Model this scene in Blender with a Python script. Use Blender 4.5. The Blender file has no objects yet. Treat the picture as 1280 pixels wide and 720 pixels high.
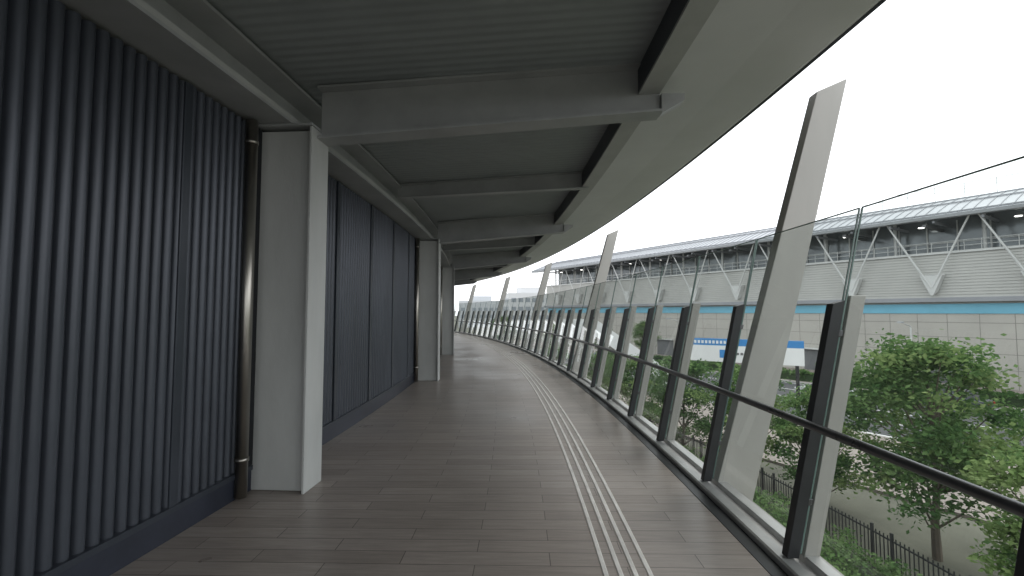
import bpy, math, random
import numpy as np
from mathutils import Vector
random.seed(7); rng=np.random.default_rng(7)
scene=bpy.context.scene
scene.view_settings.view_transform='Standard'
scene.view_settings.look='None'
scene.view_settings.exposure=0
E=1.5   # eye height above the deck
G=-6.0  # street level
# ------------------------------------------------------------ materials
def mat(name,col,rough=0.5,metal=0.0,nscale=3.0,namt=0.15,bump=0.0,bscale=40.0,spec=0.5,stretch=None,coord='Object'):
    m=bpy.data.materials.new(name); m.use_nodes=True
    nt=m.node_tree; N=nt.nodes; L=nt.links
    b=N['Principled BSDF']
    b.inputs['Roughness'].default_value=rough
    b.inputs['Metallic'].default_value=metal
    b.inputs['Specular IOR Level'].default_value=spec
    tc=N.new('ShaderNodeTexCoord'); mp=N.new('ShaderNodeMapping')
    L.new(tc.outputs[coord],mp.inputs['Vector'])
    if stretch: mp.inputs['Scale'].default_value=stretch
    n=N.new('ShaderNodeTexNoise'); n.inputs['Scale'].default_value=nscale; n.inputs['Detail'].default_value=6
    n.inputs['Roughness'].default_value=0.62
    L.new(mp.outputs[0],n.inputs['Vector'])
    r=N.new('ShaderNodeValToRGB')
    r.color_ramp.elements[0].position=0.3; r.color_ramp.elements[1].position=0.7
    r.color_ramp.elements[0].color=[c*(1-namt) for c in col]+[1]
    r.color_ramp.elements[1].color=[min(1,c*(1+namt)) for c in col]+[1]
    L.new(n.outputs['Fac'],r.inputs['Fac']); L.new(r.outputs[0],b.inputs['Base Color'])
    mr=N.new('ShaderNodeMapRange'); mr.inputs['To Min'].default_value=max(0.03,rough-0.08); mr.inputs['To Max'].default_value=min(1,rough+0.1)
    L.new(n.outputs['Fac'],mr.inputs['Value']); L.new(mr.outputs[0],b.inputs['Roughness'])
    if bump>0:
        n2=N.new('ShaderNodeTexNoise'); n2.inputs['Scale'].default_value=bscale; n2.inputs['Detail'].default_value=4
        L.new(mp.outputs[0],n2.inputs['Vector'])
        bp=N.new('ShaderNodeBump'); bp.inputs['Strength'].default_value=bump; bp.inputs['Distance'].default_value=0.01
        L.new(n2.outputs['Fac'],bp.inputs['Height']); L.new(bp.outputs[0],b.inputs['Normal'])
    return m

def floor_mat():
    m=bpy.data.materials.new('deck_tile'); m.use_nodes=True
    nt=m.node_tree;N=nt.nodes;L=nt.links;b=N['Principled BSDF']
    uv=N.new('ShaderNodeUVMap'); uv.uv_map='UVMap'
    br=N.new('ShaderNodeTexBrick')
    br.offset=0.5; br.inputs['Scale'].default_value=1.0
    br.inputs['Brick Width'].default_value=0.9; br.inputs['Row Height'].default_value=0.15
    br.inputs['Mortar Size'].default_value=0.0028; br.inputs['Mortar Smooth'].default_value=0.15
    br.inputs['Bias'].default_value=0.0
    br.inputs['Color1'].default_value=(0.262,0.226,0.200,1)
    br.inputs['Color2'].default_value=(0.325,0.283,0.254,1)
    br.inputs['Mortar'].default_value=(0.095,0.080,0.070,1)
    L.new(uv.outputs[0],br.inputs['Vector'])
    mp=N.new('ShaderNodeMapping'); mp.inputs['Scale'].default_value=(1.2,14,1)
    L.new(uv.outputs[0],mp.inputs['Vector'])
    n=N.new('ShaderNodeTexNoise'); n.inputs['Scale'].default_value=2.5; n.inputs['Detail'].default_value=8; n.inputs['Roughness'].default_value=0.7
    L.new(mp.outputs[0],n.inputs['Vector'])
    n3=N.new('ShaderNodeTexNoise'); n3.inputs['Scale'].default_value=0.7; n3.inputs['Detail'].default_value=5
    L.new(uv.outputs[0],n3.inputs['Vector'])
    def mr(a,lo,hi):
        x=N.new('ShaderNodeMapRange'); x.inputs['From Min'].default_value=0.3; x.inputs['From Max'].default_value=0.7
        x.inputs['To Min'].default_value=lo; x.inputs['To Max'].default_value=hi; L.new(a,x.inputs['Value']); return x.outputs[0]
    mu=N.new('ShaderNodeMath'); mu.operation='MULTIPLY'
    L.new(mr(n.outputs['Fac'],0.80,1.16),mu.inputs[0]); L.new(mr(n3.outputs['Fac'],0.86,1.1),mu.inputs[1])
    mx=N.new('ShaderNodeVectorMath'); mx.operation='SCALE'
    L.new(br.outputs['Color'],mx.inputs[0]); L.new(mu.outputs[0],mx.inputs['Scale'])
    L.new(mx.outputs[0],b.inputs['Base Color'])
    L.new(mr(n3.outputs['Fac'],0.26,0.42),b.inputs['Roughness'])
    bp=N.new('ShaderNodeBump'); bp.inputs['Strength'].default_value=0.35; bp.inputs['Distance'].default_value=0.004
    ad=N.new('ShaderNodeMath'); ad.operation='SUBTRACT'; L.new(n.outputs['Fac'],ad.inputs[0]); L.new(br.outputs['Fac'],ad.inputs[1])
    L.new(ad.outputs[0],bp.inputs['Height']); L.new(bp.outputs[0],b.inputs['Normal'])
    return m

def wave_mat(name,col,pitch,rough=0.55,strength=0.6):
    m=mat(name,col,rough,0.0,1.5,0.10)
    N=m.node_tree.nodes;L=m.node_tree.links;b=N['Principled BSDF']
    uv=N.new('ShaderNodeUVMap'); uv.uv_map='UVMap'
    w=N.new('ShaderNodeTexWave'); w.bands_direction='Y'; w.wave_profile='SIN'
    w.inputs['Scale'].default_value=2*math.pi/pitch/20*1.0
    L.new(uv.outputs[0],w.inputs['Vector'])
    bp=N.new('ShaderNodeBump'); bp.inputs['Strength'].default_value=strength; bp.inputs['Distance'].default_value=0.02
    L.new(w.outputs['Fac'],bp.inputs['Height']); L.new(bp.outputs[0],b.inputs['Normal'])
    return m

def glass_mat(name='balustrade_glass',tint=(0.93,0.965,0.95),refl=0.9):
    m=bpy.data.materials.new(name); m.use_nodes=True
    nt=m.node_tree;N=nt.nodes;L=nt.links; N.clear()
    o=N.new('ShaderNodeOutputMaterial'); t=N.new('ShaderNodeBsdfTransparent'); t.inputs[0].default_value=(*tint,1)
    g=N.new('ShaderNodeBsdfGlossy'); g.inputs['Roughness'].default_value=0.02; g.inputs['Color'].default_value=(refl,refl,refl,1)
    d=N.new('ShaderNodeBsdfDiffuse'); d.inputs[0].default_value=(0.7,0.74,0.73,1)
    lw=N.new('ShaderNodeLayerWeight'); lw.inputs[0].default_value=0.5
    pw=N.new('ShaderNodeMath'); pw.operation='POWER'; pw.inputs[1].default_value=4.5; L.new(lw.outputs['Facing'],pw.inputs[0])
    ma=N.new('ShaderNodeMath'); ma.operation='MULTIPLY_ADD'; ma.inputs[1].default_value=0.8; ma.inputs[2].default_value=0.08; L.new(pw.outputs[0],ma.inputs[0])
    mx=N.new('ShaderNodeMixShader'); L.new(ma.outputs[0],mx.inputs[0]); L.new(t.outputs[0],mx.inputs[1]); L.new(g.outputs[0],mx.inputs[2])
    tc=N.new('ShaderNodeTexCoord'); n=N.new('ShaderNodeTexNoise'); n.inputs['Scale'].default_value=1.6; n.inputs['Detail'].default_value=7
    L.new(tc.outputs['Object'],n.inputs['Vector'])
    mr=N.new('ShaderNodeMapRange'); mr.inputs['From Min'].default_value=0.35; mr.inputs['From Max'].default_value=0.75; mr.inputs['To Min'].default_value=0.05; mr.inputs['To Max'].default_value=0.12
    L.new(n.outputs['Fac'],mr.inputs['Value'])
    m2=N.new('ShaderNodeMixShader'); L.new(mr.outputs[0],m2.inputs[0]); L.new(mx.outputs[0],m2.inputs[1]); L.new(d.outputs[0],m2.inputs[2])
    L.new(m2.outputs[0],o.inputs[0]); return m

def leaf_mat(name,c1,c2):
    m=bpy.data.materials.new(name); m.use_nodes=True
    nt=m.node_tree;N=nt.nodes;L=nt.links; N.clear()
    o=N.new('ShaderNodeOutputMaterial'); d=N.new('ShaderNodeBsdfDiffuse'); tr=N.new('ShaderNodeBsdfTranslucent')
    tc=N.new('ShaderNodeTexCoord'); n=N.new('ShaderNodeTexNoise'); n.inputs['Scale'].default_value=2.2; n.inputs['Detail'].default_value=5
    L.new(tc.outputs['Object'],n.inputs['Vector'])
    r=N.new('ShaderNodeValToRGB'); r.color_ramp.elements[0].position=0.35; r.color_ramp.elements[1].position=0.65
    r.color_ramp.elements[0].color=(*c1,1); r.color_ramp.elements[1].color=(*c2,1)
    L.new(n.outputs['Fac'],r.inputs['Fac']); L.new(r.outputs[0],d.inputs[0]); L.new(r.outputs[0],tr.inputs[0])
    mx=N.new('ShaderNodeMixShader'); mx.inputs[0].default_value=0.35
    L.new(d.outputs[0],mx.inputs[1]); L.new(tr.outputs[0],mx.inputs[2]); L.new(mx.outputs[0],o.inputs[0]); return m

def emis(name,col,s):
    m=bpy.data.materials.new(name); m.use_nodes=True
    b=m.node_tree.nodes['Principled BSDF']; b.inputs['Emission Color'].default_value=(*col,1); b.inputs['Emission Strength'].default_value=s
    return m

M={}
M['deck']=floor_mat()
M['steel']=mat('painted_steel_grey',(0.44,0.45,0.44),0.5,0,2.0,0.10,0.1,60)
M['steel_lt']=mat('painted_steel_light',(0.51,0.52,0.51),0.5,0,1.2,0.18,0.1,60,stretch=(1,1,0.3))
M['post']=mat('post_paint',(0.42,0.41,0.385),0.42,0.15,1.2,0.12,stretch=(1,1,0.25))
M['dark']=mat('dark_bar',(0.035,0.037,0.04),0.4,0.2,4,0.2)
M['beam']=mat('beam_paint',(0.37,0.38,0.385),0.45,0,2.0,0.14)
M['soffit']=mat('soffit_panel',(0.62,0.63,0.635),0.5,0,0.7,0.07)
M['ceil']=wave_mat('ceiling_deck',(0.29,0.315,0.32),0.10,0.55,0.3)
M['louv']=mat('louvre_dark_metal',(0.070,0.078,0.096),0.33,0.35,1.3,0.22,stretch=(1,1,0.3))
M['louvflat']=mat('louvre_stile',(0.045,0.052,0.066),0.35,0.3,1.3,0.2)
M['void']=mat('louvre_backing_gap_shade',(0.012,0.013,0.016),0.8)
M['kick']=mat('kick_plate',(0.035,0.040,0.058),0.3,0.2,2,0.25)
M['gutter']=mat('kerb_metal',(0.46,0.46,0.45),0.42,0.25,2.5,0.2)
M['ssteel']=mat('stainless',(0.46,0.44,0.40),0.32,1.0,1.0,0.15,stretch=(1,1,0.1))
M['rail']=mat('handrail_steel',(0.12,0.12,0.125),0.28,0.7,3,0.15)
M['tact']=mat('tactile_strip',(0.66,0.64,0.61),0.5,0,5,0.18)
M['glass']=glass_mat()
M['glassedge']=mat('glass_edge',(0.14,0.21,0.19),0.2)
M['conc']=mat('concrete',(0.33,0.32,0.30),0.8,0,1.0,0.15,0.3,20)
# ------------------------------------------------------------ mesh helper
class MB:
    def __init__(s): s.v=[];s.f=[];s.m=[];s.uv=None;s.mats=[]
    def mi(s,k):
        if k not in s.mats: s.mats.append(k)
        return s.mats.index(k)
    def add(s,vs,fs,k):
        o=len(s.v); s.v+= [tuple(p) for p in vs]; s.f+=[tuple(i+o for i in f) for f in fs]; s.m+=[s.mi(k)]*len(fs)
    def hexa(s,p,k): # p: 4 bottom, 4 top (same order)
        s.add(p,[(3,2,1,0),(4,5,6,7),(0,1,5,4),(1,2,6,5),(2,3,7,6),(3,0,4,7)],k)
    def box(s,x0,x1,y0,y1,z0,z1,k):
        s.hexa([(x0,y0,z0),(x1,y0,z0),(x1,y1,z0),(x0,y1,z0),(x0,y0,z1),(x1,y0,z1),(x1,y1,z1),(x0,y1,z1)],k)
    def tube(s,a,b,r0,r1,k,n=8,cap=True):
        a=Vector(a);b=Vector(b);d=(b-a).normalized()
        u=d.cross(Vector((0,0,1)));
        if u.length<1e-3:u=Vector((1,0,0))
        u.normalize();w=d.cross(u)
        vs=[];
        for P,r in((a,r0),(b,r1)):
            for i in range(n):
                t=2*math.pi*i/n; vs.append(P+u*math.cos(t)*r+w*math.sin(t)*r)
        fs=[(i,(i+1)%n,n+(i+1)%n,n+i) for i in range(n)]
        if cap: fs+=[tuple(range(n))[::-1],tuple(range(n,2*n))]
        s.add(vs,fs,k)
    def sweep(s,fn,prof,ys,k,closed=True):
        n=len(prof); vs=[fn(y,o,z) for y in ys for o,z in prof]; fs=[]
        for i in range(len(ys)-1):
            for j in range(n if closed else n-1):
                a=i*n+j;b=i*n+(j+1)%n; fs.append((a,b,b+n,a+n))
        if closed: fs+=[tuple(range(n))[::-1],tuple(range((len(ys)-1)*n,len(ys)*n))]
        s.add(vs,fs,k)
    def obj(s,name,parent=None,smooth=False,bevel=0,uvfn=None):
        me=bpy.data.meshes.new(name); me.from_pydata(s.v,[],s.f)
        for k in s.mats: me.materials.append(M[k])
        me.polygons.foreach_set('material_index',s.m)
        if smooth: me.polygons.foreach_set('use_smooth',[True]*len(s.f))
        if uvfn:
            uvl=me.uv_layers.new(name='UVMap')
            for l in me.loops:
                c=me.vertices[l.vertex_index].co; uvl.data[l.index].uv=uvfn(c)
        me.update()
        o=bpy.data.objects.new(name,me); scene.collection.objects.link(o)
        if parent: o.parent=parent
        if bevel:
            b=o.modifiers.new('bevel','BEVEL'); b.width=bevel; b.segments=2; b.limit_method='ANGLE'
        return o
def empty(name):
    e=bpy.data.objects.new(name,None); scene.collection.objects.link(e); return e

# ------------------------------------------------------------ walkway geometry
RR=75.0; RC=(1.6-RR,4.5)
LR=66.0; LC=(-2.08-LR,8.0)
def RP(y,o,z,t=0):
    a=math.asin((y-RC[1])/RR)+t/RR; return (RC[0]+(RR+o)*math.cos(a),RC[1]+(RR+o)*math.sin(a),z)
def LP(y,o,z,t=0):
    a=math.asin((y-LC[1])/LR)+t/LR; return (LC[0]+(LR+o)*math.cos(a),LC[1]+(LR+o)*math.sin(a),z)
def uvR(c):
    r=math.hypot(c[0]-RC[0],c[1]-RC[1]); a=math.atan2(c[1]-RC[1],c[0]-RC[0]); return (r-RR,a*RR)
Y0,Y1=-7.0,56.0
ys=list(np.arange(Y0,Y1+.01,0.5))
# floor
mb=MB()
n=9
vs=[];fs=[]
for y in ys:
    a=Vector(LP(y,-0.1,0)); b=Vector(RP(y,0.0,0))
    for j in range(n): vs.append(a.lerp(b,j/(n-1)))
for i in range(len(ys)-1):
    for j in range(n-1):
        a=i*n+j; fs.append((a,a+1,a+1+n,a+n))
mb.add(vs,fs,'deck')
mb.obj('walkway_floor',uvfn=uvR)
mb=MB(); mb.sweep(lambda y,o,z:RP(y,o,z),[(-3.9,-0.6),(-3.9,-0.02),(0.0,-0.02),(0.0,-0.6)],ys,'conc')
mb.sweep(lambda y,o,z:RP(y,o,z),[(0.001,-0.45),(0.001,-0.035),(0.36,-0.035),(0.36,-0.45)],ys,'conc'); mb.obj('walkway_slab')
# support piers
for y in (-2,10,22,34,46):
    mb=MB(); p=RP(y,-1.8,0); mb.tube((p[0],p[1],G),(p[0],p[1],-0.62),0.5,0.5,'conc',20); 
    mb.hexa([RP(y,-3.6,-0.95,-.4),RP(y,0,-0.95,-.4),RP(y,0,-0.95,.4),RP(y,-3.6,-0.95,.4),RP(y,-3.7,-0.61,-.4),RP(y,0.1,-0.61,-.4),RP(y,0.1,-0.61,.4),RP(y,-3.7,-0.61,.4)],'conc')
    mb.obj('concrete_pier')
# tactile guide strips
mb=MB()
for k in range(4):
    c=-1.04+k*0.085
    mb.sweep(lambda y,o,z:RP(y,o,z),[(c-.016,.001),(c-.011,.006),(c+.011,.006),(c+.016,.001)],ys,'tact',False)
mb.obj('tactile_guide_strip')
# kerb
mb=MB()
mb.sweep(lambda y,o,z:RP(y,o,z),[(-0.0,-.02),(0.0,0.035),(0.012,0.045),(0.085,0.045),(0.09,0.02),(0.15,0.02),(0.155,0.06),(0.23,0.06),(0.24,-0.03)],ys,'gutter')
mb.sweep(lambda y,o,z:RP(y,o,z),[(-0.10,0.0005),(-0.098,0.004),(-0.004,0.004),(-0.004,0.0005)],ys,'dark',False)
mb.obj('walkway_kerb')
# left louvred wall -------------------------------------------
COLS=[-2.1,3.95,9.95,15.9,21.9,27.9,33.9,39.9,45.9]
ZW=3.10   # top of the panels
par=empty('louvered_wall')
mb=MB()
mb.sweep(lambda y,o,z:LP(y,o,z),[(-0.20,0.0),(-0.20,3.6),(-0.09,3.6),(-0.09,0.0)],ys,'void'); mb.obj('backing',par)
mb=MB()
pitch=0.080
s=Y0
prof=[(0.0,-0.07),(0.008,-0.030),(0.016,-0.010),(0.030,0.0),(0.050,0.0),(0.064,-0.010),(0.072,-0.030),(0.080,-0.07)]
pl=[]
while s<Y1:
    for d,o in prof[:-1]: pl.append((s+d,o))
    s+=pitch
vs=[];fs=[]
for (y,o) in pl:
    vs.append(LP(y,o,0.18)); vs.append(LP(y,o,ZW))
for i in range(len(pl)-1): fs.append((2*i,2*i+2,2*i+3,2*i+1))
mb.add(vs,fs,'louv'); mb.obj('ribbed_panels',par,smooth=True)
mb=MB()
s=3.95-1.19*9+0.3
while s<Y1:
    mb.hexa([LP(s,-.08,0.2,-.035),LP(s,.010,0.2,-.035),LP(s,.010,0.2,.035),LP(s,-.08,0.2,.035),LP(s,-.08,ZW,-.035),LP(s,.010,ZW,-.035),LP(s,.010,ZW,.035),LP(s,-.08,ZW,.035)],'louvflat')
    s+=1.19
mb.obj('stiles',par,bevel=0.004)
mb=MB()
mb.sweep(lambda y,o,z:LP(y,o,z),[(-0.09,0.002),(-0.09,0.17),(0.004,0.17),(0.010,0.165),(0.010,0.002)],ys,'kick')
mb.sweep(lambda y,o,z:LP(y,o,z),[(-0.09,0.172),(-0.09,0.215),(0.022,0.21),(0.022,0.172)],ys,'louvflat'); mb.obj('kick_plate',par)
# columns
for i,y in enumerate(COLS):
    mb=MB()
    def hb(o0,o1,t0,t1,z0,z1,k='steel_lt'):
        mb.hexa([LP(y,o0,z0,t0),LP(y,o1,z0,t0),LP(y,o1,z0,t1),LP(y,o0,z0,t1),LP(y,o0,z1,t0),LP(y,o1,z1,t0),LP(y,o1,z1,t1),LP(y,o0,z1,t1)],k)
    hb(-0.07,0.475,-0.09,0.09,0.004,3.08)
    hb(0.476,0.50,-0.15,0.15,0.001,3.10)
    hb(-0.06,0.505,-0.16,0.16,3.102,3.125,'beam')
    mb.obj('steel_column',bevel=0.005)
    mb=MB()
    yy=y-0.27
    a=LP(yy,0.045,0.02);b=LP(yy,0.045,3.10)
    mb.tube(a,b,0.046,0.046,'ssteel',20)
    for z in (0.3,2.9): mb.tube((a[0],a[1],z),(a[0],a[1],z+.03),0.052,0.052,'ssteel',20)
    o=mb.obj('drain_pipe'); 
    for p in o.data.polygons: p.use_smooth=len(p.vertices)==4
    mb=MB()
    hb(-0.07,0.02,-0.20,-0.095,0.217,3.09,'void'); mb.obj('column_gap_shade',par)  # near-black slab standing in for the shade in the gap behind the pipe
# roof ----------------------------------------------------------
roof=empty('canopy_roof')
def lerpP(y,f,z,t=0,o0=0.0,o1=0.0):
    a=Vector(LP(y,o0,z,t)); b=Vector(RP(y,o1,z,t)); return a.lerp(b,f)
mb=MB(); vs=[];fs=[];n=8
for y in ys:
    for j in range(n):
        f=j/(n-1); p=lerpP(y,f,3.46+0.25*f,0,-0.3,-0.3); vs.append(p)
for y in ys:
    for j in range(n):
        f=j/(n-1); p=lerpP(y,f,3.60+0.25*f,0,-0.3,-0.3); vs.append(p)
ny=len(ys)
for i in range(ny-1):
    for j in range(n-1):
        a=i*n+j; fs.append((a,a+n,a+n+1,a+1)); a+=ny*n; fs.append((a,a+1,a+n+1,a+n))
mb.add(vs,fs,'ceil'); mb.obj('ceiling_deck',roof,uvfn=uvR)
# left longitudinal beam (I section with lips)
mb=MB()
P=lambda y,o,z:LP(y,o,z)
mb.sweep(P,[(-0.1,3.126),(-0.1,3.150),(0.32,3.150),(0.32,3.126)],ys,'beam')
mb.sweep(P,[(0.10,3.151),(0.10,3.47),(0.13,3.47),(0.13,3.151)],ys,'beam')
mb.sweep(P,[(-0.1,3.435),(-0.1,3.458),(0.36,3.465),(0.36,3.44)],ys,'beam')
mb.sweep(P,[(0.285,3.151),(0.285,3.19),(0.319,3.19),(0.319,3.151)],ys,'steel')
mb.sweep(P,[(-0.19,3.106),(-0.19,3.50),(-0.12,3.50),(-0.12,3.106)],ys,'beam')
# right edge beam
P=lambda y,o,z:RP(y,o,z)
mb.sweep(P,[(-0.46,3.48),(-0.46,3.72),(-0.43,3.72),(-0.43,3.48)],ys,'louvflat')
mb.sweep(P,[(-0.46,3.455),(-0.46,3.478),(-0.27,3.485),(-0.27,3.462)],ys,'steel')
mb.obj('longitudinal_beams',roof)
mb=MB()
mb.sweep(P,[(-0.30,3.55),(-0.30,3.86),(0.96,3.86),(1.00,3.84),(1.02,3.70),(0.98,3.685),(0.4,3.64)],ys,'soffit')
mb.sweep(P,[(1.022,3.70),(1.022,3.83),(1.05,3.83),(1.05,3.69)],ys,'louvflat')
mb.obj('soffit_overhang',roof,smooth=False)
# transverse beams
def tbeam(mb,y,zb0,zb1,zt0,zt1,w,ff,f0=0.06,f1=0.93,tf=0.02,k='beam'):
    h=w/2
    def pr(f,z,t): return lerpP(y,f,z,t)
    def slab(za0,za1,zc0,zc1,hw,fa,fb):
        mb.hexa([pr(fa,za0,-hw),pr(fb,za1,-hw),pr(fb,za1,hw),pr(fa,za0,hw),pr(fa,zc0,-hw),pr(fb,zc1,-hw),pr(fb,zc1,hw),pr(fa,zc0,hw)],k)
    slab(zb0,zb1,zb0+tf,zb1+tf,h,f0,f1)
    slab(zb0+tf+.001,zb1+tf+.001,zt0-tf-.001,zt1-tf-.001,0.01,f0,f1)
    slab(zt0-tf,zt1-tf,zt0,zt1,h,f0,f1)
mb=MB()
for y in COLS:
    tbeam(mb,y,3.02,3.27,3.495,3.72,0.20,None,0.13,0.93)
    def pr(f,z,t): return lerpP(y,f,z,t)
    mb.hexa([pr(0.931,3.272,-.05),pr(0.985,3.39,-.05),pr(0.985,3.39,.05),pr(0.931,3.272,.05),pr(0.931,3.452,-.05),pr(0.985,3.452,-.05),pr(0.985,3.452,.05),pr(0.931,3.452,.05)],'beam')
    yy=y+3.0
    tbeam(mb,yy,3.28,3.44,3.49,3.70,0.12,None,0.08,0.9,0.014)
mb.obj('transverse_beams',roof)

# ------------------------------------------------------------ balustrade
bal=empty('glass_balustrade')
LEAN=0.215
def G_(y,o,z,t=0): return RP(y,o+LEAN*z,z,t)
def leanbox(mb,y,o0,o1,t0,t1,z0,z1,k,o0t=None,o1t=None,ztilt=0,lean=LEAN):
    o0t=o0 if o0t is None else o0t; o1t=o1 if o1t is None else o1t
    g=lambda o,z,t:RP(y,o+lean*z,z,t)
    mb.hexa([g(o0,z0,t0),g(o1,z0,t0),g(o1,z0,t1),g(o0,z0,t1),g(o0t,z1-ztilt,t0),g(o1t,z1,t0),g(o1t,z1,t1),g(o0t,z1-ztilt,t1)],k)
sp=[]; y=2.75-1.2*8
while y<Y1-1: sp.append(y); y+=1.2
mg=MB(); me_=MB(); mp=MB(); md=MB()
for i,y in enumerate(sp):
    tall=(i-9)%6==0
    leanbox(md,y,0.030,0.100,-0.03,0.03,0.05,1.57,'dark',ztilt=0.02)
    if not tall: leanbox(mp,y,0.135,0.225,-0.022,0.022,-0.02,1.60,'post')
    for z in (0.35,1.35): leanbox(md,y,0.101,0.13,-0.02,0.02,z,z+0.04,'rail')
    if tall:
        mt_=MB()
        leanbox(mt_,y,0.13,0.48,-0.055,0.055,-0.6,3.58,'post',0.19,0.43,0.12,lean=0.268)
        for z in (-0.3,-0.12): leanbox(mt_,y,0.0,0.125,-0.08,0.08,z,z+0.03,'post')
        mt_.obj('leaning_post',bevel=0.006)
    if i<len(sp)-1:
        y2=sp[i+1]; ya=y+0.012; yb=y2-0.012
        a=[G_(ya,0.115,0.07),G_(yb,0.115,0.07),G_(yb,0.115,2.14),G_(ya,0.115,2.14)]
        mg.add(a,[(0,1,2,3)],'glass')
        e=0.005
        for (s0,s1,z0,z1) in ((ya,yb,2.14,2.147),(ya-.003,ya+.003,0.07,2.14),(yb-.003,yb+.003,0.07,2.14)):
            me_.hexa([G_(s0,0.115-e,z0),G_(s0,0.115+e,z0),G_(s1,0.115+e,z0),G_(s1,0.115-e,z0),G_(s0,0.115-e,z1),G_(s0,0.115+e,z1),G_(s1,0.115+e,z1),G_(s1,0.115-e,z1)],'glassedge')
mg.obj('glass_panes',bal); me_.obj('glass_edges',bal)
md.obj('inner_bars',bal,bevel=0.004); mp.obj('outer_fins',bal,bevel=0.004)
mb=MB(); ring=[(-0.02+0.024*math.cos(a),0.84+0.024*math.sin(a)) for a in np.linspace(0,2*math.pi,14,endpoint=False)]
mb.sweep(lambda y,o,z:RP(y,o+LEAN*0.84,z),ring,ys,'rail')
for y in sp: mb.tube(G_(y,-0.02,0.84),G_(y,0.04,0.82),0.012,0.012,'rail',8)
mb.obj('handrail',bal,smooth=True)

# ------------------------------------------------------------ street level
M['ground']=mat('ground_soil',(0.13,0.13,0.10),0.95,0,0.3,0.3,0.4,8)
M['asphalt']=mat('asphalt',(0.065,0.067,0.07),0.85,0,1.2,0.25,0.4,60)
M['pave']=mat('pavement_blocks',(0.27,0.235,0.21),0.85,0,1.0,0.2,0.2,30)
M['white']=mat('road_paint',(0.75,0.75,0.73),0.7,0,6,0.12)
M['kerbc']=mat('kerb_stone',(0.42,0.41,0.39),0.85,0,2,0.12)
M['wallp']=mat('station_wall_panel',(0.42,0.405,0.37),0.6,0,0.25,0.08)
M['joint']=mat('panel_joint',(0.22,0.21,0.195),0.8)
M['siding']=mat('station_siding',(0.46,0.46,0.44),0.45,0.1,0.3,0.08)
M['blue']=mat('blue_band',(0.16,0.43,0.57),0.4,0,1,0.05)
M['sglass']=mat('station_glass',(0.16,0.18,0.19),0.12,0.2,0.4,0.4)
M['sdark']=mat('station_dark',(0.14,0.145,0.15),0.6,0,0.5,0.2)
M['swhite']=mat('station_white_steel',(0.56,0.57,0.56),0.45,0,1,0.06)
M['sroof']=mat('station_roof',(0.38,0.40,0.42),0.45,0.1,0.4,0.08)
M['srib']=mat('station_roof_rib',(0.28,0.29,0.31),0.5,0.2,0.4,0.08)
M['lamp']=emis('lamp_glow',(1,0.98,0.92),6.0)
M['iron']=mat('fence_iron',(0.03,0.032,0.034),0.5,0.3,4,0.2)
M['bark']=mat('bark',(0.14,0.115,0.09),0.9,0,6,0.3,0.6,30,stretch=(1,1,0.2))
M['leafA']=leaf_mat('leaf_a',(0.095,0.18,0.06),(0.20,0.30,0.12))
M['leafB']=leaf_mat('leaf_b',(0.055,0.115,0.04),(0.12,0.21,0.075))
M['leafC']=leaf_mat('leaf_c',(0.15,0.24,0.08),(0.26,0.34,0.14))
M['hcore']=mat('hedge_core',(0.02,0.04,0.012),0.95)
mb=MB(); mb.add([(-900,-900,G),(900,-900,G),(900,900,G),(-900,900,G)],[(0,1,2,3)],'ground'); mb.obj('ground')
D=Vector((-0.517,0.856,0)).normalized(); Nn=Vector((-D.y,D.x,0)) 
if Nn.dot(Vector((-1,-0.6,0)))<0: Nn=-Nn
O=Vector((48,42,0))
def S(t,u,z): p=O+D*t+Nn*u; return (p.x,p.y,z+E)      # z relative to eye
def sbox(mb,t0,t1,u0,u1,z0,z1,k):
    mb.hexa([S(t0,u0,z0),S(t1,u0,z0),S(t1,u1,z0),S(t0,u1,z0),S(t0,u0,z1),S(t1,u0,z1),S(t1,u1,z1),S(t0,u1,z1)],k)
g=-7.5
mb=MB(); sbox(mb,-70,160,0.0,12.0,g-.3,g+.12,'pave'); mb.obj('pavement')
mb=MB(); sbox(mb,-70,160,12.002,12.2,g-.3,g+.13,'kerbc'); sbox(mb,-70,160,29.8,29.998,g-.3,g+.13,'kerbc'); mb.obj('kerb')
mb=MB(); mb.add([S(-70,12.2,g+.006),S(160,12.2,g+.006),S(160,29.8,g+.006),S(-70,29.8,g+.006)],[(0,1,2,3)],'asphalt'); mb.obj('road')
mb=MB(); sbox(mb,-70,160,30.0,40.0,g-.3,g+.12,'pave'); mb.obj('pavement')
mb=MB()
def line(t0,t1,u0,u1): mb.add([S(t0,u0,g+.012),S(t1,u0,g+.012),S(t1,u1,g+.012),S(t0,u1,g+.012)],[(0,1,2,3)],'white')
line(-70,160,12.7,12.85); line(-70,160,29.1,29.25); line(-70,160,20.9,21.05)
t=-70
while t<160: line(t,t+5,16.8,16.95); line(t,t+5,25,25.15); t+=10
mb.obj('road_markings')
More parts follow.
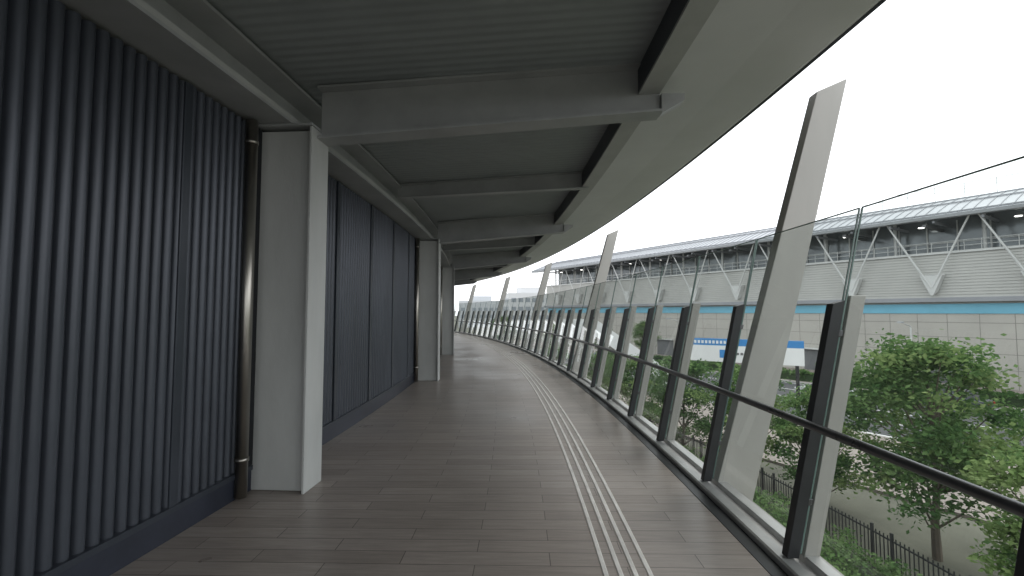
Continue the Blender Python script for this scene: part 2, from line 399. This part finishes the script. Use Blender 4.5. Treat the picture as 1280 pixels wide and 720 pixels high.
# cars on the road
M['tyre']=mat('tyre',(0.02,0.02,0.02),0.8); M['cglass']=mat('car_glass',(0.03,0.035,0.04),0.08)
M['hub']=mat('wheel_hub',(0.35,0.36,0.37),0.35,0.6); M['tail']=mat('tail_lamp',(0.35,0.02,0.02),0.3); M['head']=mat('head_lamp',(0.7,0.72,0.75),0.15)
def car(t,u,col,flip=1):
    key='paint%d'%len(M); M[key]=mat('car_paint',col,0.25,0.25,2,0.05)
    e=empty('car')
    body=[(-2.15,.32),(-2.2,.62),(-2.1,.86),(-1.2,.96),(.95,.96),(1.95,.82),(2.15,.62),(2.15,.32)]
    cab=[(-1.75,.95),(-1.35,1.38),(-.9,1.46),(.15,1.46),(.55,1.36),(1.2,.93)]
    def ext(prof,w0,w1,zm,k,nm,bev=.05):
        b=MB(); n=len(prof); vs=[]
        for sgn in (-1,1):
            for (x,z) in prof:
                w=w0 if z<=zm else w1
                vs.append((x,sgn*w,z))
        fs=[tuple(range(n)),tuple(range(2*n-1,n-1,-1))]+[(i,i+n,(i+1)%n+n,(i+1)%n) for i in range(n)]
        b.add(vs,fs,k); return b.obj(nm,e,bevel=bev)
    ext(body,.87,.84,.7,key,'body',.06); ext(cab,.80,.62,1.0,'cglass','cabin_glass',.04)
    b=MB(); b.hexa([(-1.28,-.6,1.45),(.3,-.6,1.45),(.3,.6,1.45),(-1.28,.6,1.45),(-1.1,-.56,1.50),(.15,-.56,1.50),(.15,.56,1.50),(-1.1,.56,1.50)],key)
    for sg in (-1,1):
        for (x0,x1) in ((-.32,-.24),): b.hexa([(x0,sg*.805,.95),(x1,sg*.805,.95),(x1,sg*.79,.95),(x0,sg*.79,.95),(x0,sg*.635,1.47),(x1,sg*.635,1.47),(x1,sg*.60,1.47),(x0,sg*.60,1.47)],key)
        b.box(.75,.95,sg*.93-.06,sg*.93+.06,.95,1.07,key)
    b.obj('roof_panel',e)
    b=MB()
    for x in (-1.3,1.3):
        for sg in (-1,1): 
            b.tube((x,sg*.70,.32),(x,sg*.89,.32),.32,.32,'tyre',18); b.tube((x,sg*.891,.32),(x,sg*.90,.32),.19,.19,'hub',12)
    b.obj('wheels',e)
    b=MB()
    for sg in (-1,1):
        b.box(-2.23,-2.17,sg*.68-.14,sg*.68+.14,.62,.78,'tail'); b.box(2.02,2.16,sg*.64-.16,sg*.64+.16,.62,.74,'head')
    b.obj('lamps',e)
    p=S(t,u,g+.01); e.location=p; e.rotation_euler=(0,0,math.atan2(D.y,D.x)+(0 if flip>0 else math.pi))
car(8.5,19,(0.55,0.56,0.57)); car(1.5,14.8,(0.10,0.11,0.13)); car(24,27,(0.62,0.62,0.60),-1); car(40,18.8,(0.12,0.16,0.28)); car(-9,23,(0.5,0.5,0.5),-1)
# ------------------------------------------------------------ station
st=empty('station_building')
T0,T1=-45,76
mb=MB(); sbox(mb,T0,T1,-14,0,g,1.3,'wallp'); mb.obj('lower_wall',st)
mb=MB()
for z in (-5.6,-4.1,-2.6,-1.1): sbox(mb,T0,T1,0,0.012,z,z+.045,'joint')
t=T0
while t<T1:
    for (z0,z1) in ((g,-5.602),(-5.553,-4.102),(-4.053,-2.602),(-2.553,-1.102),(-1.053,-0.2)): sbox(mb,t,t+.045,0,0.012,z0,z1,'joint')
    t+=2.4
mb.obj('panel_joints',st)
mb=MB(); sbox(mb,T0,T1,0.001,0.1,-0.15,0.85,'blue'); 
mb.obj('blue_band',st)
mb=MB()
sbox(mb,T0-1,T1+1,0.001,0.7,1.05,1.5,'srib'); 
mb.obj('ledge',st)
mb=MB(); z=1.5; prof=[]
while z<6.0: prof+=[(0.55,z),(0.55,z+.19),(0.48,z+.21),(0.48,z+.28)]; z+=.30
ts=[T0+i*11 for i in range(12)]
mb.sweep(lambda t,u,z:S(t,u,z),[(p[0],p[1]) for p in prof]+[(-1,6.0),(-1,1.5)],ts,'siding'); 
sbox(mb,T0,T1,-1,0.75,6.02,6.2,'swhite')
mb.obj('ribbed_siding',st)
mb=MB(); sbox(mb,T0,T1,-3.2,-3.0,6.2,10.8,'sglass'); sbox(mb,T0,T1,-12,-3.21,1.3,10.8,'sdark')
t=T0
while t<=T1: sbox(mb,t-.06,t+.06,-2.999,-2.85,6.2,9.9,'swhite'); t+=2.5
sbox(mb,T0,T1,-2.99,-2.88,7.5,7.6,'swhite')
t=T0
while t<=T1: sbox(mb,t,t+.2,-2.8,2.3,9.1,9.34,'srib'); t+=3.6
mb.obj('concourse_glazing',st)
mb=MB(); t=T0
while t<T1: mb.tube(S(t,0.4,6.2),S(t,0.4,7.3),.03,.03,'swhite',6); t+=1.25
for z in (6.75,7.3): mb.tube(S(T0,0.4,z),S(T1,0.4,z),.035,.035,'swhite',6)
mb.obj('parapet_rail',st)
# roof : long shallow pitched and slightly bowed
rp=[(2.8,9.45),(2.9,9.75),(1.0,10.55),(-1.5,11.5),(-4.5,12.4),(-8,13.1),(-14,13.4),(-14,12.8),(-8,12.5),(-4.5,11.8),(-1,10.3),(1.0,9.6)]
mb=MB(); mb.sweep(lambda t,u,z:S(t,u,z),rp,[T0-2,T1+3],'sroof')
mb.obj('curved_roof',st)
mb=MB(); t=T0-2
while t<T1+3:
    for i in range(1,6):
        a=rp[i];b=rp[i+1]
        mb.hexa([S(t,a[0],a[1]),S(t+.06,a[0],a[1]),S(t+.06,b[0],b[1]),S(t,b[0],b[1]),S(t,a[0],a[1]+.07),S(t+.06,a[0],a[1]+.07),S(t+.06,b[0],b[1]+.07),S(t,b[0],b[1]+.07)],'srib')
    t+=.9
for (u,z) in ((2.6,9.9),(-1.4,11.5),(-4.4,12.4)): sbox(mb,T0-2,T1+3,u-.05,u+.05,z,z+.12,'srib')
mb.obj('roof_ribs',st)
mb=MB(); t=T0
while t<T1: mb.tube(S(t,-6,12.6),S(t,-6,14.4),.035,.035,'swhite',5); t+=2.5
mb.tube(S(T0,-6,14.4),S(T1,-6,14.4),.035,.035,'swhite',5); mb.tube(S(T0,-6,13.8),S(T1,-6,13.8),.025,.025,'swhite',5)
mb.obj('roof_rail',st)
mb=MB(); t=6.2-7.2*6
while t<T1:
    ap=S(t,1.1,2.4)
    for s_ in (-1,1):
        mb.tube(ap,S(t+s_*3.3,1.9,9.6),.11,.08,'swhite',10)
    mb.hexa([S(t-.35,0.6,2.1),S(t+.35,0.6,2.1),S(t+.12,1.15,1.75),S(t-.12,1.15,1.75),S(t-1.0,0.6,3.9),S(t+1.0,0.6,3.9),S(t+.9,1.25,3.8),S(t-.9,1.25,3.8)],'swhite')
    sbox(mb,t-.15,t+.15,-2.8,2.4,8.8,9.05,'sdark')
    mb.tube(S(t+3.6,-1.2,6.2),S(t+3.6,-1.2,10.2),.16,.16,'swhite',10)
    t+=7.2
mb.obj('v_struts',st)
mb=MB(); t=T0+2
while t<T1:
    mb.tube(S(t,-1.0,9.2),S(t,-1.0,9.26),.28,.28,'lamp',12); t+=7.2
mb.obj('ceiling_lamps',st)
mb=MB()
for t in (-8,4,16,28,40):
    sbox(mb,t,t+3.4,0.013,0.04,g+.12,g+2.7,'sdark'); sbox(mb,t-.1,t+3.5,0.013,0.5,g+2.75,g+2.9,'swhite')
mb.obj('service_doors',st)
# distant buildings
M['far1']=mat('far_building_a',(0.60,0.61,0.62),0.8,0,0.02,0.05); M['far2']=mat('far_building_b',(0.50,0.52,0.54),0.8,0,0.02,0.05); M['farwin']=mat('far_window',(0.28,0.31,0.34),0.3)
def building(x,y,w,dp,h,k,rot=0.0,fl=3.4):
    e=empty('office_building'); mb=MB(); mb.box(-w/2,w/2,-dp/2,dp/2,0,h,k); mb.box(-w/4,w/8,-dp/4,dp/4,h+.002,h+2.5,k); a=mb.obj('walls',e)
    mw=MB(); z=1.2
    while z<h-2:
        xx=-w/2+1
        while xx<w/2-2: mw.box(xx,xx+1.9,-dp/2-.05,-dp/2+.05,z,z+1.6,'farwin'); xx+=2.8
        yy=-dp/2+1
        while yy<dp/2-2: 
            mw.box(-w/2-.05,-w/2+.05,yy,yy+1.9,z,z+1.6,'farwin'); mw.box(w/2-.05,w/2+.05,yy,yy+1.9,z,z+1.6,'farwin'); yy+=2.8
        z+=fl
    mw.obj('windows',e); e.location=(x,y,G); e.rotation_euler=(0,0,rot)
for b in [(8,185,22,16,15,'far1',.2),(-14,230,26,20,13,'far2',.1),(-60,240,30,20,15,'far1',.2),(-100,240,40,20,17,'far2',.3),(120,200,40,30,13,'far2',.3)]:
    building(*b)

# ------------------------------------------------------------ vegetation
def leaves(mb,cs,ks,nper,sig,size):
    for c,k in zip(cs,ks):
        n=int(nper*rng.uniform(.6,1.3)); sg=sig*rng.uniform(.7,1.25)
        P=rng.normal(0,1,(n,3))*np.array([sg,sg,sg*.5])+np.array(c)
        A=rng.normal(0,1,(n,3)); A[:,2]*=.5; A/=np.linalg.norm(A,axis=1)[:,None]
        B=rng.normal(0,1,(n,3)); B-= (B*A).sum(1)[:,None]*A; B/=np.linalg.norm(B,axis=1)[:,None]
        sz=size*rng.uniform(.6,1.3,(n,1))
        a=P-A*sz; b=P+B*sz*.55; c2=P+A*sz; d=P-B*sz*.55
        o=len(mb.v); arr=np.stack([a,b,c2,d],1).reshape(-1,3)
        mb.v+= [tuple(x) for x in arr.tolist()]
        mb.f+=[(o+4*i,o+4*i+1,o+4*i+2,o+4*i+3) for i in range(n)]; mb.m+=[mb.mi(k)]*n
def tree_mesh(seed,h,cr,ch,leafs,nper=150,size=.085,ncl=46,base=None):
    random.seed(seed)
    mt=MB(); ml=MB()
    base=h-ch if base is None else base
    p=Vector((0,0,0)); r=h*.020; trunk=[p]
    for i in range(5):
        q=p+Vector((random.uniform(-.14,.14),random.uniform(-.14,.14),h*.17)); mt.tube(p,q,r,r*.8,'bark',8,False); r*=.8; p=q; trunk.append(q)
    cs=[];ks=[]
    for i in range(ncl):
        a=random.uniform(0,2*math.pi); f=random.random()
        zz=base+ch*f; rad=cr*math.sqrt(max(.05,1-(abs(f-.42)/.62)**2))*random.uniform(.25,1.08)
        c=Vector((math.cos(a)*rad,math.sin(a)*rad,zz)); cs.append(c); ks.append(random.choice(leafs))
        if i%3==0:
            t0=trunk[min(5,max(1,int((zz-.9)/(h*.17))))]
            t0=t0-Vector((0,0,.2)); m=t0.lerp(c,.5)+Vector((0,0,-.15)); mt.tube(t0,m,.04,.025,'bark',5,False); mt.tube(m,c,.025,.01,'bark',5,False)
    leaves(ml,cs,ks,nper,cr*.155,size)
    return mt,ml
protos={}
def proto(key,*a,**k):
    mt,ml=tree_mesh(*a,**k)
    t=mt.obj('trunk');l=ml.obj('crown'); protos[key]=(t.data,l.data); bpy.data.objects.remove(t); bpy.data.objects.remove(l)
proto('a',11,6.4,2.35,4.5,['leafA','leafC','leafA','leafB'],nper=200,ncl=88)
proto('b',23,5.2,1.9,3.8,['leafA','leafC','leafB'],nper=160,ncl=62)
proto('c',31,4.6,1.6,3.5,['leafC','leafC','leafA'],nper=140,ncl=50)
proto('d',47,5.8,2.0,4.4,['leafB','leafA','leafB'],nper=160,ncl=62)
def tree(k,x,y,s=1,rz=0):
    e=empty('tree'); e.location=(x,y,G+.0); e.scale=(s,s,s); e.rotation_euler=(0,0,rz)
    for nm,me in zip(('trunk','crown'),protos[k]):
        o=bpy.data.objects.new(nm,me); scene.collection.objects.link(o); o.parent=e
for t in [('a',12.9,14.0,1,0),('c',12.4,10.2,.93,1),('b',12.0,17.6,.85,2),('c',16.4,13.0,.8,3),('b',10.4,20.5,.95,.5),('d',8.8,23.5,.85,1.4),('b',7.6,27,.9,2.2),('a',6.0,31,.7,3.3),('d',3.5,36,.8,.1),('b',0.5,41,.8,1),('b',36,40,.55,1),
          ('d',41,47,.5,0),('c',44,42,.5,0),('b',31,57,.6,2),('d',13.6,6.0,.9,2),('a',15,2,.9,1),('a',22,74,.9,1),('d',14,70,.9,1),('b',8,80,1,1),('a',-2,90,1,1)]:
    tree(*t)
def hedge(name,path,w,h,dens,ks,size=.06):
    mb=MB()
    cs=[];kk=[]
    for i in range(len(path)-1):
        a=Vector(path[i]);b=Vector(path[i+1]);d=(b-a).normalized();nn=Vector((-d.y,d.x,0));ln=(b-a).length
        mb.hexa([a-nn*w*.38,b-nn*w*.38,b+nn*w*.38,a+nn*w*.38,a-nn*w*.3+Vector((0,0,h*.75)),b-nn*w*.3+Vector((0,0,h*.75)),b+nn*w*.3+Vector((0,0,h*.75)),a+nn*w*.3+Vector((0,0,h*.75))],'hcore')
        for _ in range(int(ln*dens)):
            u=random.uniform(-.5,.5); zz=h*random.uniform(.25,1)
            if abs(u)<.3: zz=h*random.uniform(.75,1.05)
            cs.append(a+d*random.uniform(0,ln)+nn*u*w+Vector((0,0,zz))); kk.append(random.choice(ks))
    leaves(mb,cs,kk,42,.16,size); return mb.obj(name)
fpath=[(RP(y,8.9,0)[0],RP(y,8.9,0)[1],G) for y in range(0,44,4)]
hpath=[(RP(y,7.3,0)[0],RP(y,7.3,0)[1],G) for y in range(4,44,4)]
hedge('hedge',hpath,2.4,1.25,24,['leafA','leafB','leafA'])
hpath2=[S(t,10.8,g+.1) for t in range(-10,50,6)]
hedge('hedge',hpath2,1.2,1.0,9,['leafB','leafA'],.1)
hpath3=[(RP(y,4.9,0)[0],RP(y,4.9,0)[1],G) for y in range(4,44,4)]
hedge('hedge',hpath3,2.2,0.8,13,['leafC','leafA'])
# fence
mb=MB()
for i in range(len(fpath)-1):
    a=Vector(fpath[i]);b=Vector(fpath[i+1]);ln=(b-a).length;d=(b-a)/ln;nn=Vector((-d.y,d.x,0))
    n_=int(ln/.12)
    for j in range(n_):
        p=a+d*(j*ln/n_); w=.010 if j%16 else .03; hh=1.5 if j%16 else 1.6
        mb.hexa([p-d*w-nn*w,p+d*w-nn*w,p+d*w+nn*w,p-d*w+nn*w]+[q+Vector((0,0,hh)) for q in (p-d*w-nn*w,p+d*w-nn*w,p+d*w+nn*w,p-d*w+nn*w)],'iron')
    for z in (.15,1.38):
        q=[a-nn*.016,b-nn*.016,b+nn*.016,a+nn*.016]
        mb.hexa([x+Vector((0,0,z)) for x in q]+[x+Vector((0,0,z+.04)) for x in q],'iron')
mb.obj('metal_fence')
# station sign
e=empty('station_sign')
A=Vector((13.9,35,0)); B=Vector((20.1,31,0)); 
def signbox(f0,f1,z0,z1,off,th,k,nm):
    mb=MB(); d=(B-A).normalized(); nn=Vector((d.y,-d.x,0)); a=A.lerp(B,f0);b=A.lerp(B,f1)
    q=[a+nn*off,b+nn*off,b+nn*(off+th),a+nn*(off+th)]
    mb.hexa([x+Vector((0,0,z0+E)) for x in q]+[x+Vector((0,0,z1+E)) for x in q],k); mb.obj(nm,e)
M['signblue']=mat('sign_blue',(0.05,0.24,0.55),0.4,0,1,0.03)
M['signwhite']=mat('sign_white',(0.78,0.80,0.80),0.4,0,1,0.03)
signbox(0,1,-3.7,-2.5,0,.25,'signwhite','board'); signbox(0,1,-2.5,-2.0,-.001,.252,'signblue','header')
signbox(.28,.33,-3.4,-2.8,.252,.01,'signblue','pictogram')
for i in range(9): signbox(.04+i*.035,.062+i*.035,-2.36,-2.14,.252,.008,'signwhite','lettering')
for i in range(12): signbox(.40+i*.035,.40+i*.035+random.uniform(.012,.024),-3.15,-2.98,.252,.008,'sdark','lettering')
for f in (.06,.94): signbox(f-.015,f+.015,g,-3.701,.05,.15,'iron','leg')
# white covered stair in the distance
e=empty('stairway')
mb=MB()
a=Vector((8.2,44,0)); b=Vector((15.5,44,0))
for (yo) in (0,3.2):
    pa=a+Vector((0,yo,0));pb=b+Vector((0,yo,0))
    mb.hexa([pa+Vector((0,0,-2.4+E)),pb+Vector((0,0,-7.3+E)),pb+Vector((0,.15,-7.3+E)),pa+Vector((0,.15,-2.4+E)),pa+Vector((0,0,-.7+E)),pb+Vector((0,0,-5.8+E)),pb+Vector((0,.15,-5.8+E)),pa+Vector((0,.15,-.7+E))],'signwhite')
for i in range(26):
    x0=a.x+i*.28; z0=-1.9-i*.19+E
    mb.box(x0,x0+.28,44.16,47.19,z0-.5,z0,'conc')
mb.box(4.5,8.19,44,47.35,-2.6+E,-1.9+E,'signwhite'); mb.box(4.5,8.19,44,44.12,-1.898+E,-.7+E,'signwhite')
for x in (5,8): mb.box(x-.2,x+.2,45.4,45.8,G,-2.602+E,'conc')
mb.obj('flights',e)
for t in (-20,5,30,55):
    mb=MB(); mb.tube(S(t,11,g),S(t,11,g+6.2),.09,.05,'swhite',10); mb.tube(S(t,11,g+6.2),S(t,13,g+6.6),.045,.035,'swhite',8); sbox(mb,t-.12,t+.12,12.8,13.6,g+6.55,g+6.67,'sroof'); mb.obj('street_lamp')

# ------------------------------------------------------------ light
w=bpy.data.worlds.new('World'); scene.world=w; w.use_nodes=True
N=w.node_tree.nodes;L=w.node_tree.links;N.clear()
o=N.new('ShaderNodeOutputWorld'); sky=N.new('ShaderNodeTexSky'); sky.sky_type='NISHITA'; sky.sun_disc=False
sky.sun_elevation=math.radians(55); sky.sun_rotation=math.radians(60)
b1=N.new('ShaderNodeBackground'); b1.inputs[1].default_value=0.1; L.new(sky.outputs[0],b1.inputs[0])
tc=N.new('ShaderNodeTexCoord'); nz=N.new('ShaderNodeTexNoise'); nz.inputs['Scale'].default_value=1.6; nz.inputs['Detail'].default_value=5
L.new(tc.outputs['Generated'],nz.inputs['Vector'])
cr=N.new('ShaderNodeValToRGB'); cr.color_ramp.elements[0].position=.3; cr.color_ramp.elements[1].position=.7
cr.color_ramp.elements[0].color=(0.90,0.94,0.98,1); cr.color_ramp.elements[1].color=(0.98,0.99,1,1)
L.new(nz.outputs['Fac'],cr.inputs['Fac'])
b2=N.new('ShaderNodeBackground'); b2.inputs[1].default_value=2.15; L.new(cr.outputs[0],b2.inputs[0])
mx=N.new('ShaderNodeMixShader'); mx.inputs[0].default_value=.9
L.new(b1.outputs[0],mx.inputs[1]);L.new(b2.outputs[0],mx.inputs[2]);L.new(mx.outputs[0],o.inputs[0])
sl=bpy.data.lights.new('sun','SUN'); sl.energy=1.2; sl.angle=math.radians(15); sl.color=(1,.97,.92)
so=bpy.data.objects.new('sun',sl); scene.collection.objects.link(so)
az=math.radians(60); el=math.radians(55)
dirv=Vector((math.sin(az)*math.cos(el),math.cos(az)*math.cos(el),math.sin(el)))
so.rotation_euler=dirv.to_track_quat('Z','Y').to_euler()
# ------------------------------------------------------------ camera
c=bpy.data.cameras.new('camera'); c.lens=15.75; c.sensor_width=36; c.clip_end=3000; c.clip_start=0.05
co=bpy.data.objects.new('camera',c); scene.collection.objects.link(co)
co.location=(0,0,E); co.rotation_euler=(math.radians(90+3.07),0,0); scene.camera=co
